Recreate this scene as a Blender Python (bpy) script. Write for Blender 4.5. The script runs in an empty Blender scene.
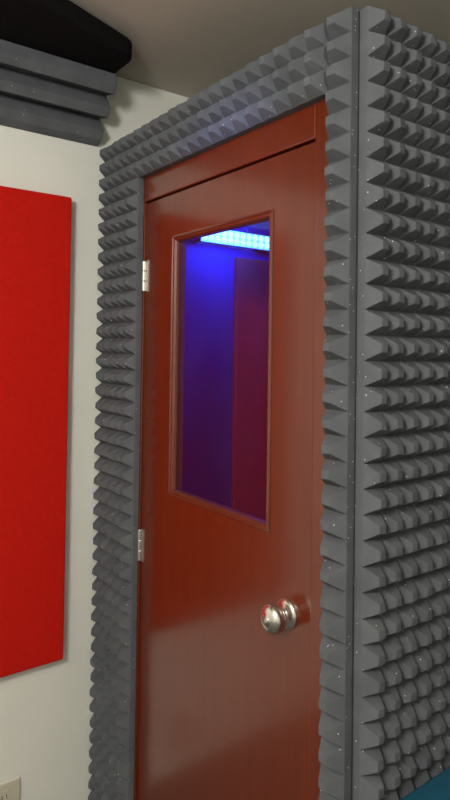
import bpy, bmesh, math, random
from mathutils import Vector, Matrix
random.seed(4)
sc = bpy.context.scene
try:
    sc.view_settings.view_transform = 'Standard'
    sc.view_settings.look = 'None'
except Exception: pass

# ---------------------------------------------------------------- materials
def new_mat(name):
    m = bpy.data.materials.new(name); m.use_nodes = True
    nt = m.node_tree
    return m, nt, nt.nodes['Principled BSDF']

def simple(name, col, rough=0.6, metal=0.0, coat=0.0, noise=0.0, nscale=20, bump=0.0, bscale=200, spec=0.5):
    m, nt, b = new_mat(name)
    b.inputs['Base Color'].default_value = (*col, 1)
    b.inputs['Roughness'].default_value = rough
    b.inputs['Metallic'].default_value = metal
    b.inputs['Coat Weight'].default_value = coat
    b.inputs['Specular IOR Level'].default_value = spec
    tc = nt.nodes.new('ShaderNodeTexCoord')
    if noise > 0:
        n = nt.nodes.new('ShaderNodeTexNoise'); n.inputs['Scale'].default_value = nscale
        n.inputs['Detail'].default_value = 4
        nt.links.new(tc.outputs['Object'], n.inputs['Vector'])
        r = nt.nodes.new('ShaderNodeValToRGB')
        r.color_ramp.elements[0].position = 0.3; r.color_ramp.elements[1].position = 0.7
        r.color_ramp.elements[0].color = (*[c*(1-noise) for c in col], 1)
        r.color_ramp.elements[1].color = (*[min(1, c*(1+noise)) for c in col], 1)
        nt.links.new(n.outputs['Fac'], r.inputs['Fac'])
        nt.links.new(r.outputs['Color'], b.inputs['Base Color'])
    if bump > 0:
        n2 = nt.nodes.new('ShaderNodeTexNoise'); n2.inputs['Scale'].default_value = bscale
        nt.links.new(tc.outputs['Object'], n2.inputs['Vector'])
        bp = nt.nodes.new('ShaderNodeBump'); bp.inputs['Strength'].default_value = bump
        bp.inputs['Distance'].default_value = 0.002
        nt.links.new(n2.outputs['Fac'], bp.inputs['Height'])
        nt.links.new(bp.outputs['Normal'], b.inputs['Normal'])
    return m

def foam_mat():
    m, nt, b = new_mat('charcoal_foam')
    b.inputs['Roughness'].default_value = 0.95
    b.inputs['Specular IOR Level'].default_value = 0.12
    tc = nt.nodes.new('ShaderNodeTexCoord')
    n = nt.nodes.new('ShaderNodeTexNoise'); n.inputs['Scale'].default_value = 14; n.inputs['Detail'].default_value = 6
    nt.links.new(tc.outputs['Object'], n.inputs['Vector'])
    r = nt.nodes.new('ShaderNodeValToRGB')
    r.color_ramp.elements[0].position = .3; r.color_ramp.elements[1].position = .7
    r.color_ramp.elements[0].color = (.110, .118, .130, 1)
    r.color_ramp.elements[1].color = (.144, .154, .168, 1)
    nt.links.new(n.outputs['Fac'], r.inputs['Fac'])
    v = nt.nodes.new('ShaderNodeTexVoronoi'); v.inputs['Scale'].default_value = 130
    nt.links.new(tc.outputs['Object'], v.inputs['Vector'])
    sep = nt.nodes.new('ShaderNodeSeparateColor'); nt.links.new(v.outputs['Color'], sep.inputs['Color'])
    g = nt.nodes.new('ShaderNodeMath'); g.operation = 'GREATER_THAN'; g.inputs[1].default_value = .945
    nt.links.new(sep.outputs['Red'], g.inputs[0])
    l = nt.nodes.new('ShaderNodeMath'); l.operation = 'LESS_THAN'; l.inputs[1].default_value = .17
    nt.links.new(v.outputs['Distance'], l.inputs[0])
    mu = nt.nodes.new('ShaderNodeMath'); mu.operation = 'MULTIPLY'
    nt.links.new(g.outputs[0], mu.inputs[0]); nt.links.new(l.outputs[0], mu.inputs[1])
    mx = nt.nodes.new('ShaderNodeMix'); mx.data_type = 'RGBA'
    nt.links.new(mu.outputs[0], mx.inputs['Factor'])
    nt.links.new(r.outputs['Color'], mx.inputs['A']); mx.inputs['B'].default_value = (.75, .76, .8, 1)
    nt.links.new(mx.outputs['Result'], b.inputs['Base Color'])
    bv = nt.nodes.new('ShaderNodeBevel'); bv.samples = 4; bv.inputs['Radius'].default_value = .004
    n2 = nt.nodes.new('ShaderNodeTexNoise'); n2.inputs['Scale'].default_value = 500
    nt.links.new(tc.outputs['Object'], n2.inputs['Vector'])
    bp = nt.nodes.new('ShaderNodeBump'); bp.inputs['Strength'].default_value = .5; bp.inputs['Distance'].default_value = .002
    nt.links.new(bv.outputs['Normal'], bp.inputs['Normal'])
    nt.links.new(n2.outputs['Fac'], bp.inputs['Height']); nt.links.new(bp.outputs['Normal'], b.inputs['Normal'])
    return m

def wood_mat(name, c0, c1, rough=.30):
    m, nt, b = new_mat(name)
    b.inputs['Roughness'].default_value = rough
    b.inputs['Coat Weight'].default_value = .8
    b.inputs['Coat Roughness'].default_value = .15
    tc = nt.nodes.new('ShaderNodeTexCoord')
    mp = nt.nodes.new('ShaderNodeMapping'); mp.inputs['Scale'].default_value = (16, 16, .7)
    nt.links.new(tc.outputs['Object'], mp.inputs['Vector'])
    n = nt.nodes.new('ShaderNodeTexNoise'); n.inputs['Scale'].default_value = 3; n.inputs['Detail'].default_value = 8
    n.inputs['Distortion'].default_value = .8
    nt.links.new(mp.outputs['Vector'], n.inputs['Vector'])
    r = nt.nodes.new('ShaderNodeValToRGB')
    r.color_ramp.elements[0].position = .2; r.color_ramp.elements[1].position = .8
    r.color_ramp.elements[0].color = (*c0, 1); r.color_ramp.elements[1].color = (*c1, 1)
    nt.links.new(n.outputs['Fac'], r.inputs['Fac']); nt.links.new(r.outputs['Color'], b.inputs['Base Color'])
    return m

FOAM = foam_mat()
WOOD = wood_mat('mahogany_varnish', (.120, .0160, .0028), (.158, .0235, .0042))
WOODD = wood_mat('mahogany_frame_varnish', (.125, .0155, .0028), (.165, .0235, .0042))
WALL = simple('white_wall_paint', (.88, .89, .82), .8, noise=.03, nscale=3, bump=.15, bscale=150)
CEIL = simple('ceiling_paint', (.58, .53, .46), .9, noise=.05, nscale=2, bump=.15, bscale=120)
FLOOR = simple('grey_carpet', (.12, .12, .12), .95, noise=.3, nscale=120, bump=.6, bscale=400)
RED = simple('red_fabric', (.62, .013, .007), .85, noise=.05, nscale=60, bump=.4, bscale=900, spec=.1)
BLACK = simple('black_fabric', (.010, .009, .010), .95, spec=.1, noise=.2, nscale=40)
BOARD = simple('booth_board', (.05, .048, .05), .9, noise=.15, nscale=12)
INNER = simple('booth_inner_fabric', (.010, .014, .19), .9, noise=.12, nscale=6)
MAROON = simple('maroon_matte', (.36, .012, .012), .9, noise=.08, nscale=30)
STEEL = simple('satin_nickel', (.80, .76, .70), .27, metal=1.0, noise=.05, nscale=30)
HINGE = simple('brushed_steel', (.62, .60, .56), .38, metal=1.0, noise=.08, nscale=60)
DARK = simple('dark_metal', (.03, .03, .035), .4, metal=.6)
BLUE = simple('blue_laminate', (.012, .10, .17), .5, noise=.1, nscale=15)
IVORY = simple('ivory_plastic', (.66, .62, .50), .4, noise=.02, nscale=10)
SLOT = simple('slot_dark', (.02, .02, .02), .6)
def emis(name, col, st):
    m, nt, b = new_mat(name)
    b.inputs['Base Color'].default_value = (.3, .4, 1, 1)
    b.inputs['Emission Color'].default_value = (*col, 1); b.inputs['Emission Strength'].default_value = st
    return m
LED = emis('led_lens', (.16, .42, 1), 4.5)
LEDB = emis('led_diffuser', (.05, .20, 1), 3.6)
# glass: thin pane with a little dust haze, added to spread the LED glow across it
GLASS = bpy.data.materials.new('window_glass'); GLASS.use_nodes = True
nt = GLASS.node_tree; nt.nodes.clear()
o = nt.nodes.new('ShaderNodeOutputMaterial'); mx = nt.nodes.new('ShaderNodeMixShader'); mh = nt.nodes.new('ShaderNodeMixShader')
t = nt.nodes.new('ShaderNodeBsdfTransparent'); g = nt.nodes.new('ShaderNodeBsdfGlossy'); g.inputs['Roughness'].default_value = .03
t.inputs['Color'].default_value = (.96, .96, .98, 1)
tl = nt.nodes.new('ShaderNodeBsdfTranslucent'); tl.inputs['Color'].default_value = (.9, .9, .95, 1)
tc = nt.nodes.new('ShaderNodeTexCoord'); n = nt.nodes.new('ShaderNodeTexNoise'); n.inputs['Scale'].default_value = 9; n.inputs['Detail'].default_value = 5
nt.links.new(tc.outputs['Object'], n.inputs['Vector'])
mr2 = nt.nodes.new('ShaderNodeMapRange'); mr2.inputs['From Min'].default_value = .35; mr2.inputs['From Max'].default_value = .7
mr2.inputs['To Min'].default_value = .02; mr2.inputs['To Max'].default_value = .045
nt.links.new(n.outputs['Fac'], mr2.inputs['Value']); nt.links.new(mr2.outputs[0], mh.inputs[0])
nt.links.new(t.outputs[0], mh.inputs[1]); nt.links.new(tl.outputs[0], mh.inputs[2])
f = nt.nodes.new('ShaderNodeFresnel')
ge = nt.nodes.new('ShaderNodeNewGeometry'); mr = nt.nodes.new('ShaderNodeMapRange')
mr.inputs['To Min'].default_value = 1.45; mr.inputs['To Max'].default_value = 1/1.45
nt.links.new(ge.outputs['Backfacing'], mr.inputs['Value']); nt.links.new(mr.outputs[0], f.inputs['IOR'])
nt.links.new(f.outputs[0], mx.inputs[0]); nt.links.new(mh.outputs[0], mx.inputs[1]); nt.links.new(g.outputs[0], mx.inputs[2])
nt.links.new(mx.outputs[0], o.inputs[0])

# ---------------------------------------------------------------- helpers
def link(ob, parent=None):
    sc.collection.objects.link(ob)
    if parent: ob.parent = parent
    return ob
def empty(name, loc=(0, 0, 0)):
    e = bpy.data.objects.new(name, None); e.empty_display_size = .1
    sc.collection.objects.link(e); return e
def mesh_ob(name, bm, mat, parent=None, smooth=False, bevel=0, seg=2):
    bmesh.ops.recalc_face_normals(bm, faces=bm.faces[:])
    me = bpy.data.meshes.new(name); bm.to_mesh(me); bm.free()
    for mm in (mat if isinstance(mat, (list, tuple)) else [mat]): me.materials.append(mm)
    if smooth:
        for p in me.polygons: p.use_smooth = True
    ob = bpy.data.objects.new(name, me); link(ob, parent)
    if bevel > 0:
        md = ob.modifiers.new('bevel', 'BEVEL'); md.width = bevel; md.segments = seg; md.limit_method = 'ANGLE'
        md.angle_limit = math.radians(35)
    return ob
def add_box(bm, x0, x1, y0, y1, z0, z1, mi=0):
    vs = [bm.verts.new(p) for p in [(x0,y0,z0),(x1,y0,z0),(x1,y1,z0),(x0,y1,z0),(x0,y0,z1),(x1,y0,z1),(x1,y1,z1),(x0,y1,z1)]]
    for q in [(0,3,2,1),(4,5,6,7),(0,1,5,4),(1,2,6,5),(2,3,7,6),(3,0,4,7)]:
        bm.faces.new([vs[i] for i in q]).material_index = mi
def box(name, x0, x1, y0, y1, z0, z1, mat, parent=None, bevel=0):
    bm = bmesh.new(); add_box(bm, x0, x1, y0, y1, z0, z1)
    return mesh_ob(name, bm, mat, parent, bevel=bevel)
def rect_loft(name, rects, mat, parent=None, bevel=0, closed=True):
    bm = bmesh.new(); loops = []
    for x0, x1, z0, z1, y in rects:
        loops.append([bm.verts.new(p) for p in [(x0,y,z0),(x1,y,z0),(x1,y,z1),(x0,y,z1)]])
    n = len(loops)
    for i in range(n if closed else n-1):
        a, c = loops[i], loops[(i+1) % n]
        for k in range(4):
            bm.faces.new([a[k], a[(k+1)%4], c[(k+1)%4], c[k]])
    return mesh_ob(name, bm, mat, parent, bevel=bevel)
def lathe(bm, prof, origin, axis='y', seg=40, sgn=-1):
    rings = []
    for r, h in prof:
        ring = []
        for k in range(seg):
            a = 2*math.pi*k/seg
            if axis == 'y': p = (origin[0]+r*math.cos(a), origin[1]+sgn*h, origin[2]+r*math.sin(a))
            elif axis == 'x': p = (origin[0]+sgn*h, origin[1]+r*math.cos(a), origin[2]+r*math.sin(a))
            else: p = (origin[0]+r*math.cos(a), origin[1]+r*math.sin(a), origin[2]+sgn*h)
            ring.append(bm.verts.new(p))
        rings.append(ring)
    for a, c in zip(rings, rings[1:]):
        for k in range(seg): bm.faces.new([a[k], a[(k+1)%seg], c[(k+1)%seg], c[k]])
    bm.faces.new(rings[0]); bm.faces.new(rings[-1])

P = 0.0508
def foam(name, O, U, V, N, wu, wv, pu=P, pv=P, base=.020, tip=.030, phu=0.0, phv=0.0, flat=.34, jit=.0014):
    """pyramid-cut acoustic foam sheet of size wu x wv, on origin O, axes U,V, outward N"""
    O, U, V, N = map(Vector, (O, U, V, N))
    FR = (0, .5-flat/2, .5+flat/2)
    def bps(w, p, ph):
        out = []
        k = -2
        while k*p+ph < w+p:
            s = k*p+ph
            for fr in FR:
                q = s+fr*p
                if 1e-4 < q < w-1e-4: out.append(q)
            k += 1
        return [0.0]+sorted(out)+[w]
    def h1(x, p, ph):
        fr = ((x-ph)/p) % 1.0
        if fr > .9999: fr = 0
        d = min(fr, 1-fr)/(.5-flat/2)
        return min(1.0, d)
    us, vs = bps(wu, pu, phu), bps(wv, pv, phv)
    bm = bmesh.new(); G = {}
    H = {}
    for i, u in enumerate(us):
        for j, v in enumerate(vs):
            h = min(h1(u, pu, phu), h1(v, pv, phv)); H[i, j] = h
            ju = random.uniform(-jit, jit) if h > .9 else 0
            jv = random.uniform(-jit, jit) if h > .9 else 0
            jh = random.uniform(-jit, jit) if h > .9 else 0
            G[i, j] = bm.verts.new(O+U*(u+ju)+V*(v+jv)+N*(base+tip*h+jh))
    for i in range(len(us)-1):
        for j in range(len(vs)-1):
            a, b_, c, d = (i,j),(i+1,j),(i+1,j+1),(i,j+1)
            ha, hb, hc, hd = H[a],H[b_],H[c],H[d]
            A,B,C,D = G[a],G[b_],G[c],G[d]
            if abs(ha-hc) > abs(hb-hd)+1e-6:
                bm.faces.new([A,B,C]); bm.faces.new([A,C,D])
            elif abs(hb-hd) > abs(ha-hc)+1e-6:
                bm.faces.new([A,B,D]); bm.faces.new([B,C,D])
            else: bm.faces.new([A,B,C,D])
    per = [(i,0) for i in range(len(us))]+[(len(us)-1,j) for j in range(1,len(vs))]+[(i,len(vs)-1) for i in range(len(us)-2,-1,-1)]+[(0,j) for j in range(len(vs)-2,0,-1)]
    low = []
    for i, j in per: low.append(bm.verts.new(O+U*us[i]+V*vs[j]))
    n = len(per)
    for k in range(n):
        bm.faces.new([G[per[k]], G[per[(k+1)%n]], low[(k+1)%n], low[k]])
    bm.faces.new(low)
    return mesh_ob(name, bm, FOAM)

# ---------------------------------------------------------------- room shell
CH = 2.53
box('floor', -.1, 4.1, -3.1, 2.1, -.1, 0, FLOOR)
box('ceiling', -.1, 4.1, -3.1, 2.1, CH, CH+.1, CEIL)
box('wall_left', -.1, 0, -3.1, 2.1, 0, CH, WALL)
box('wall_right', 4.0, 4.1, -3.1, 2.1, 0, CH, WALL)
box('wall_back', 0, 4.0, 2.0, 2.1, 0, CH, WALL)
box('wall_front', 0, 4.0, -3.1, -3.0, 0, CH, WALL)

# ---------------------------------------------------------------- sound booth shell
W, BT = 1.130, 2.264
LX, RX, TZ = .245, 1.068, 2.11        # opening in foam
FX = .002
booth = empty('sound_booth')
D = 1.25
box('shell_left', .012, .05, .0, D, 0, BT-.04, BOARD, booth)
box('shell_right', W-.04, W, .0, D, 0, BT-.04, BOARD, booth)
box('shell_back', .05, W-.04, D-.04, D, 0, BT-.04, BOARD, booth)
box('shell_roof', .012, W, .0, D, BT-.04, BT-.003, BOARD, booth)
box('front_left_board', .05, .235, .0, .04, 0, BT-.04, BOARD, booth)
box('front_header_board', .235, W-.04, .0, .04, 2.115, BT-.04, BOARD, booth)
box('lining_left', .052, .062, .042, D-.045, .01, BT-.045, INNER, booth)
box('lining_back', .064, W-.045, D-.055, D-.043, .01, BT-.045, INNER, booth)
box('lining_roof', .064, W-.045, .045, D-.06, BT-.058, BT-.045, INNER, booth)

# foam
foam('acoustic_foam_sheet', (FX, 0, BT), (1,0,0), (0,0,-1), (0,-1,0), LX-FX, BT, pu=(LX-FX)/5)
foam('acoustic_foam_sheet.001', (LX+.0005, 0, BT), (1,0,0), (0,0,-1), (0,-1,0), RX-LX-.001, BT-TZ)
foam('acoustic_foam_sheet.002', (RX, 0, BT), (1,0,0), (0,0,-1), (0,-1,0), W-RX, BT, pu=W-RX)
foam('acoustic_foam_sheet.003', (W+.0005, 0.003, BT), (0,1,0), (0,0,-1), (1,0,0), D-.01, BT)

# ---------------------------------------------------------------- door
door = empty('door_1')
lx0, lx1, lz0, lz1 = .250, 1.006, .012, 2.03
wx0, wx1, wz0, wz1 = .412, .866, 1.142, 1.905
yF, yB = .008, .046
bm = bmesh.new()
add_box(bm, lx1+.004, 1.089, -.001, .06, 0, 2.114)
add_box(bm, .236, lx0-.003, .0015, .06, 0, 2.114)
add_box(bm, lx0-.003, lx1+.004, -.001, .06, lz1+.004, 2.114)
mesh_ob('frame', bm, WOODD, door, bevel=.003)
bm = bmesh.new()   # stop strips behind leaf
add_box(bm, lx1-.014, lx1+.004, yB+.001, .075, 0, lz1+.004)
add_box(bm, lx0-.003, lx0+.014, yB+.001, .075, 0, lz1+.004)
add_box(bm, lx0-.003, lx1+.004, yB+.001, .075, lz1-.014, lz1+.006)
mesh_ob('stop', bm, WOODD, door)
g = .013
rect_loft('leaf', [(lx0,lx1,lz0,lz1,yF),(lx0,lx1,lz0,lz1,yB),(wx0+g,wx1-g,wz0+g,wz1-g,yB),(wx0+g,wx1-g,wz0+g,wz1-g,yF)], WOOD, door, bevel=.0025)
def R(i, y): return (wx0+i, wx1-i, wz0+i, wz1-i, y)
rect_loft('window_moulding', [R(0,yF+.004), R(0,yF-.002), R(.002,yF-.005), R(.006,yF-.006), R(.008,yF-.003), R(.013,yF-.002), R(.017,yF+.004), R(.019,yF+.010), R(.019,yF+.016), R(.0125,yF+.016), R(.0125,yF+.004)], WOOD, door)
box('glass', wx0+.0135, wx1-.0135, yF+.0105, yF+.0155, wz0+.0135, wz1-.0135, GLASS, door)
kx, kz = .930, .978
bm = bmesh.new()
lathe(bm, [(.0345,-.002),(.0345,.003),(.032,.008),(.026,.011),(.015,.013),(.0135,.016),(.013,.021),(.016,.025),(.024,.028),(.0310,.034),(.0332,.042),(.0328,.050),(.0295,.056),(.024,.060),(.017,.0625),(.008,.0635),(.0075,.065),(.003,.0652)], (kx, yF, kz))
mesh_ob('knob', bm, STEEL, door, smooth=True)
for n, hz in enumerate((1.80, .955, .10)):
    bm = bmesh.new()
    add_box(bm, lx0-.001, lx0+.020, yF-.0022, yF+.001, hz-.05, hz+.05)
    for k in range(3):
        lathe(bm, [(.0055,-.0155),(.0062,-.014),(.0062,.014),(.0055,.0155)], (lx0-.001, yF-.006, hz-.032+.032*k), axis='z', seg=16)
    for k in (-.035, 0, .035):
        lathe(bm, [(.0035,0),(.0035,.0012)], (lx0+.012, yF-.0022, hz+k), axis='y', seg=12)
    mesh_ob('hinge_%d' % (n+1), bm, HINGE, door)

# ---------------------------------------------------------------- LED bar inside booth
led = empty('led_light_bar')
bm = bmesh.new()
add_box(bm, .066, .100, .315, .68, 1.966, 2.026)
add_box(bm, .0625, .067, .30, .70, 1.980, 2.012)
mesh_ob('housing', bm, DARK, led, bevel=.004)
bm = bmesh.new(); add_box(bm, .100, .1035, .318, .677, 1.968, 2.024)
mesh_ob('diffuser', bm, LEDB, led, bevel=.001)
bm = bmesh.new()
for k in range(12):
    for zz in (1.984, 2.009):
        lathe(bm, [(.0125,-.002),(.0125,.001),(.010,.005),(.003,.007)], (.1035, .332+.030*k, zz), axis='x', sgn=1, seg=14)
mesh_ob('lenses', bm, LED, led, smooth=True)
bm = bmesh.new(); add_box(bm, .0625, .085, .50, 1.15, .5, 1.93)
mesh_ob('maroon_inner_slab', bm, MAROON, bevel=.005)  # maroon slab on the inner left wall, gives the window its reddish part

# ---------------------------------------------------------------- red panel
bm = bmesh.new(); add_box(bm, .006, .045, -.80, -.156, .56, 2.065)
mesh_ob('red_acoustic_panel', bm, RED, bevel=.006, seg=3)

# ---------------------------------------------------------------- bass trap on wall / ceiling corner
def extrude_profile(name, prof, y0, y1, mat):
    bm = bmesh.new()
    a = [bm.verts.new((x, y0, z)) for x, z in prof]; c = [bm.verts.new((x, y1, z)) for x, z in prof]
    n = len(prof)
    bm.faces.new(a); bm.faces.new(c[::-1])
    for k in range(n): bm.faces.new([a[k], a[(k+1)%n], c[(k+1)%n], c[k]])
    return mesh_ob(name, bm, mat)
prof = [(.001, 2.465), (.001, 2.265)]
p0, p1 = Vector((.015, 2.265)), Vector((.155, 2.455)); d = (p1-p0); nrm = Vector((d.y, -d.x)).normalized()
for k in range(3):
    a = p0+d*(k/3+.0); 
    prof.append(tuple(a+nrm*.0 if k == 0 else a-nrm*.044))
    prof.append(tuple(p0+d*(k/3+.10)+nrm*.014)); prof.append(tuple(p0+d*(k/3+.24)+nrm*.014))
prof.append(tuple(p1-nrm*.012)); prof.append((.145, 2.465))
extrude_profile('corner_bass_trap', prof, -2.2, -.055, FOAM)
bm = bmesh.new()
pts = [(.001,-.05),(.235,-.05),(.262,-.058),(.278,-.08),(.40,-.40),(.55,-1.0),(.60,-2.2),(.001,-2.2)]
lo = [bm.verts.new((x,y,2.468)) for x,y in pts]; hi = [bm.verts.new((x,y,2.528)) for x,y in pts]
bm.faces.new(lo); bm.faces.new(hi)
for k in range(len(pts)): bm.faces.new([lo[k],lo[(k+1)%len(pts)],hi[(k+1)%len(pts)],hi[k]])
mesh_ob('black_ceiling_pad', bm, BLACK, bevel=.012, seg=3)

# ---------------------------------------------------------------- outlet
out = empty('wall_outlet')
box('plate', .0005, .007, -.375, -.276, .080, .210, IVORY, out, bevel=.003)
bm = bmesh.new()
for zz in (.118, .170):
    add_box(bm, .007, .0085, -.342, -.310, zz-.018, zz+.018)
mesh_ob('sockets', bm, IVORY, out, bevel=.001)
bm = bmesh.new()
for zz in (.118, .170):
    for yy in (-.333, -.319): add_box(bm, .0085, .0088, yy-.001, yy+.001, zz-.006, zz+.006)
mesh_ob('slots', bm, SLOT, out)

# ---------------------------------------------------------------- blue table on the right
tb = empty('blue_side_table')
tx0, tx1, ty0, ty1, tz = W+.058, W+.50, .02, .95, .69
box('top', tx0, tx1, ty0, ty1, tz-.03, tz, BLUE, tb, bevel=.006)
box('apron', tx0+.03, tx1-.03, ty0+.03, ty1-.03, tz-.10, tz-.03, DARK, tb)
for i, (x, y) in enumerate([(tx0+.04,ty0+.04),(tx1-.04,ty0+.04),(tx0+.04,ty1-.04),(tx1-.04,ty1-.04)]):
    bm = bmesh.new(); lathe(bm, [(.014,0),(.018,tz-.03)], (x,y,0), axis='z', seg=16, sgn=1)
    mesh_ob('leg_%d' % (i+1), bm, DARK, tb, smooth=True)

# ---------------------------------------------------------------- lights
def area(name, loc, target, size, energy, col):
    l = bpy.data.lights.new(name, 'AREA'); l.energy = energy; l.color = col; l.size = size
    o = bpy.data.objects.new(name, l); o.location = loc
    o.rotation_euler = (Vector(target)-Vector(loc)).to_track_quat('-Z', 'Y').to_euler()
    sc.collection.objects.link(o); return o
def point(name, loc, r, e, col):
    l = bpy.data.lights.new(name, 'POINT'); l.energy = e; l.color = col; l.shadow_soft_size = r
    o = bpy.data.objects.new(name, l); o.location = loc; sc.collection.objects.link(o); return o
point('room_lamp', (1.95, -1.75, 2.2), .22, 94, (1, .97, .91))
area('led_wash', (.118, .46, 1.985), (.30, .46, 1.5), .28, 5, (.0, .08, 1))
point('led_glow', (.19, .42, 2.0), .03, 9.0, (.02, .13, 1))
l = bpy.data.lights.new('blue_halo_spot', 'SPOT'); l.energy = 100; l.color = (.28, .28, 1); l.spot_size = math.radians(20); l.spot_blend = 1; l.shadow_soft_size = .05  # added blue spot without a fitting, stands for the bloom halo above the window
o = bpy.data.objects.new('blue_halo_spot', l); o.location = (1.5, -1.5, 2.2)
o.rotation_euler = (Vector((.70, 0, 1.95))-Vector(o.location)).to_track_quat('-Z', 'Y').to_euler(); sc.collection.objects.link(o)

w = bpy.data.worlds.new('world'); sc.world = w; w.use_nodes = True
w.node_tree.nodes['Background'].inputs[0].default_value = (.6, .62, .65, 1)
w.node_tree.nodes['Background'].inputs[1].default_value = .4

# ---------------------------------------------------------------- camera
cam = bpy.data.cameras.new('camera'); co = bpy.data.objects.new('camera', cam); sc.collection.objects.link(co)
sc.camera = co
f_px = 617.0
cam.sensor_width = 36; cam.sensor_fit = 'VERTICAL'; cam.sensor_height = 36
cam.lens = f_px/800*36; cam.clip_start = .02
pitch, roll = math.radians(1.1), math.radians(.8)
fw = Vector((-.8045, .594, 0)).normalized()
fw = (fw*math.cos(pitch)+Vector((0,0,1))*math.sin(pitch)).normalized()
rt = fw.cross(Vector((0,0,1))).normalized(); up = rt.cross(fw)
r2 = rt*math.cos(roll)+up*math.sin(roll); u2 = up*math.cos(roll)-rt*math.sin(roll)
M = Matrix((r2, u2, -fw)).transposed().to_4x4(); M.translation = Vector((1.97, -.946, 1.57))
co.matrix_world = M
cam.shift_y = -(50+f_px*math.tan(pitch))/800
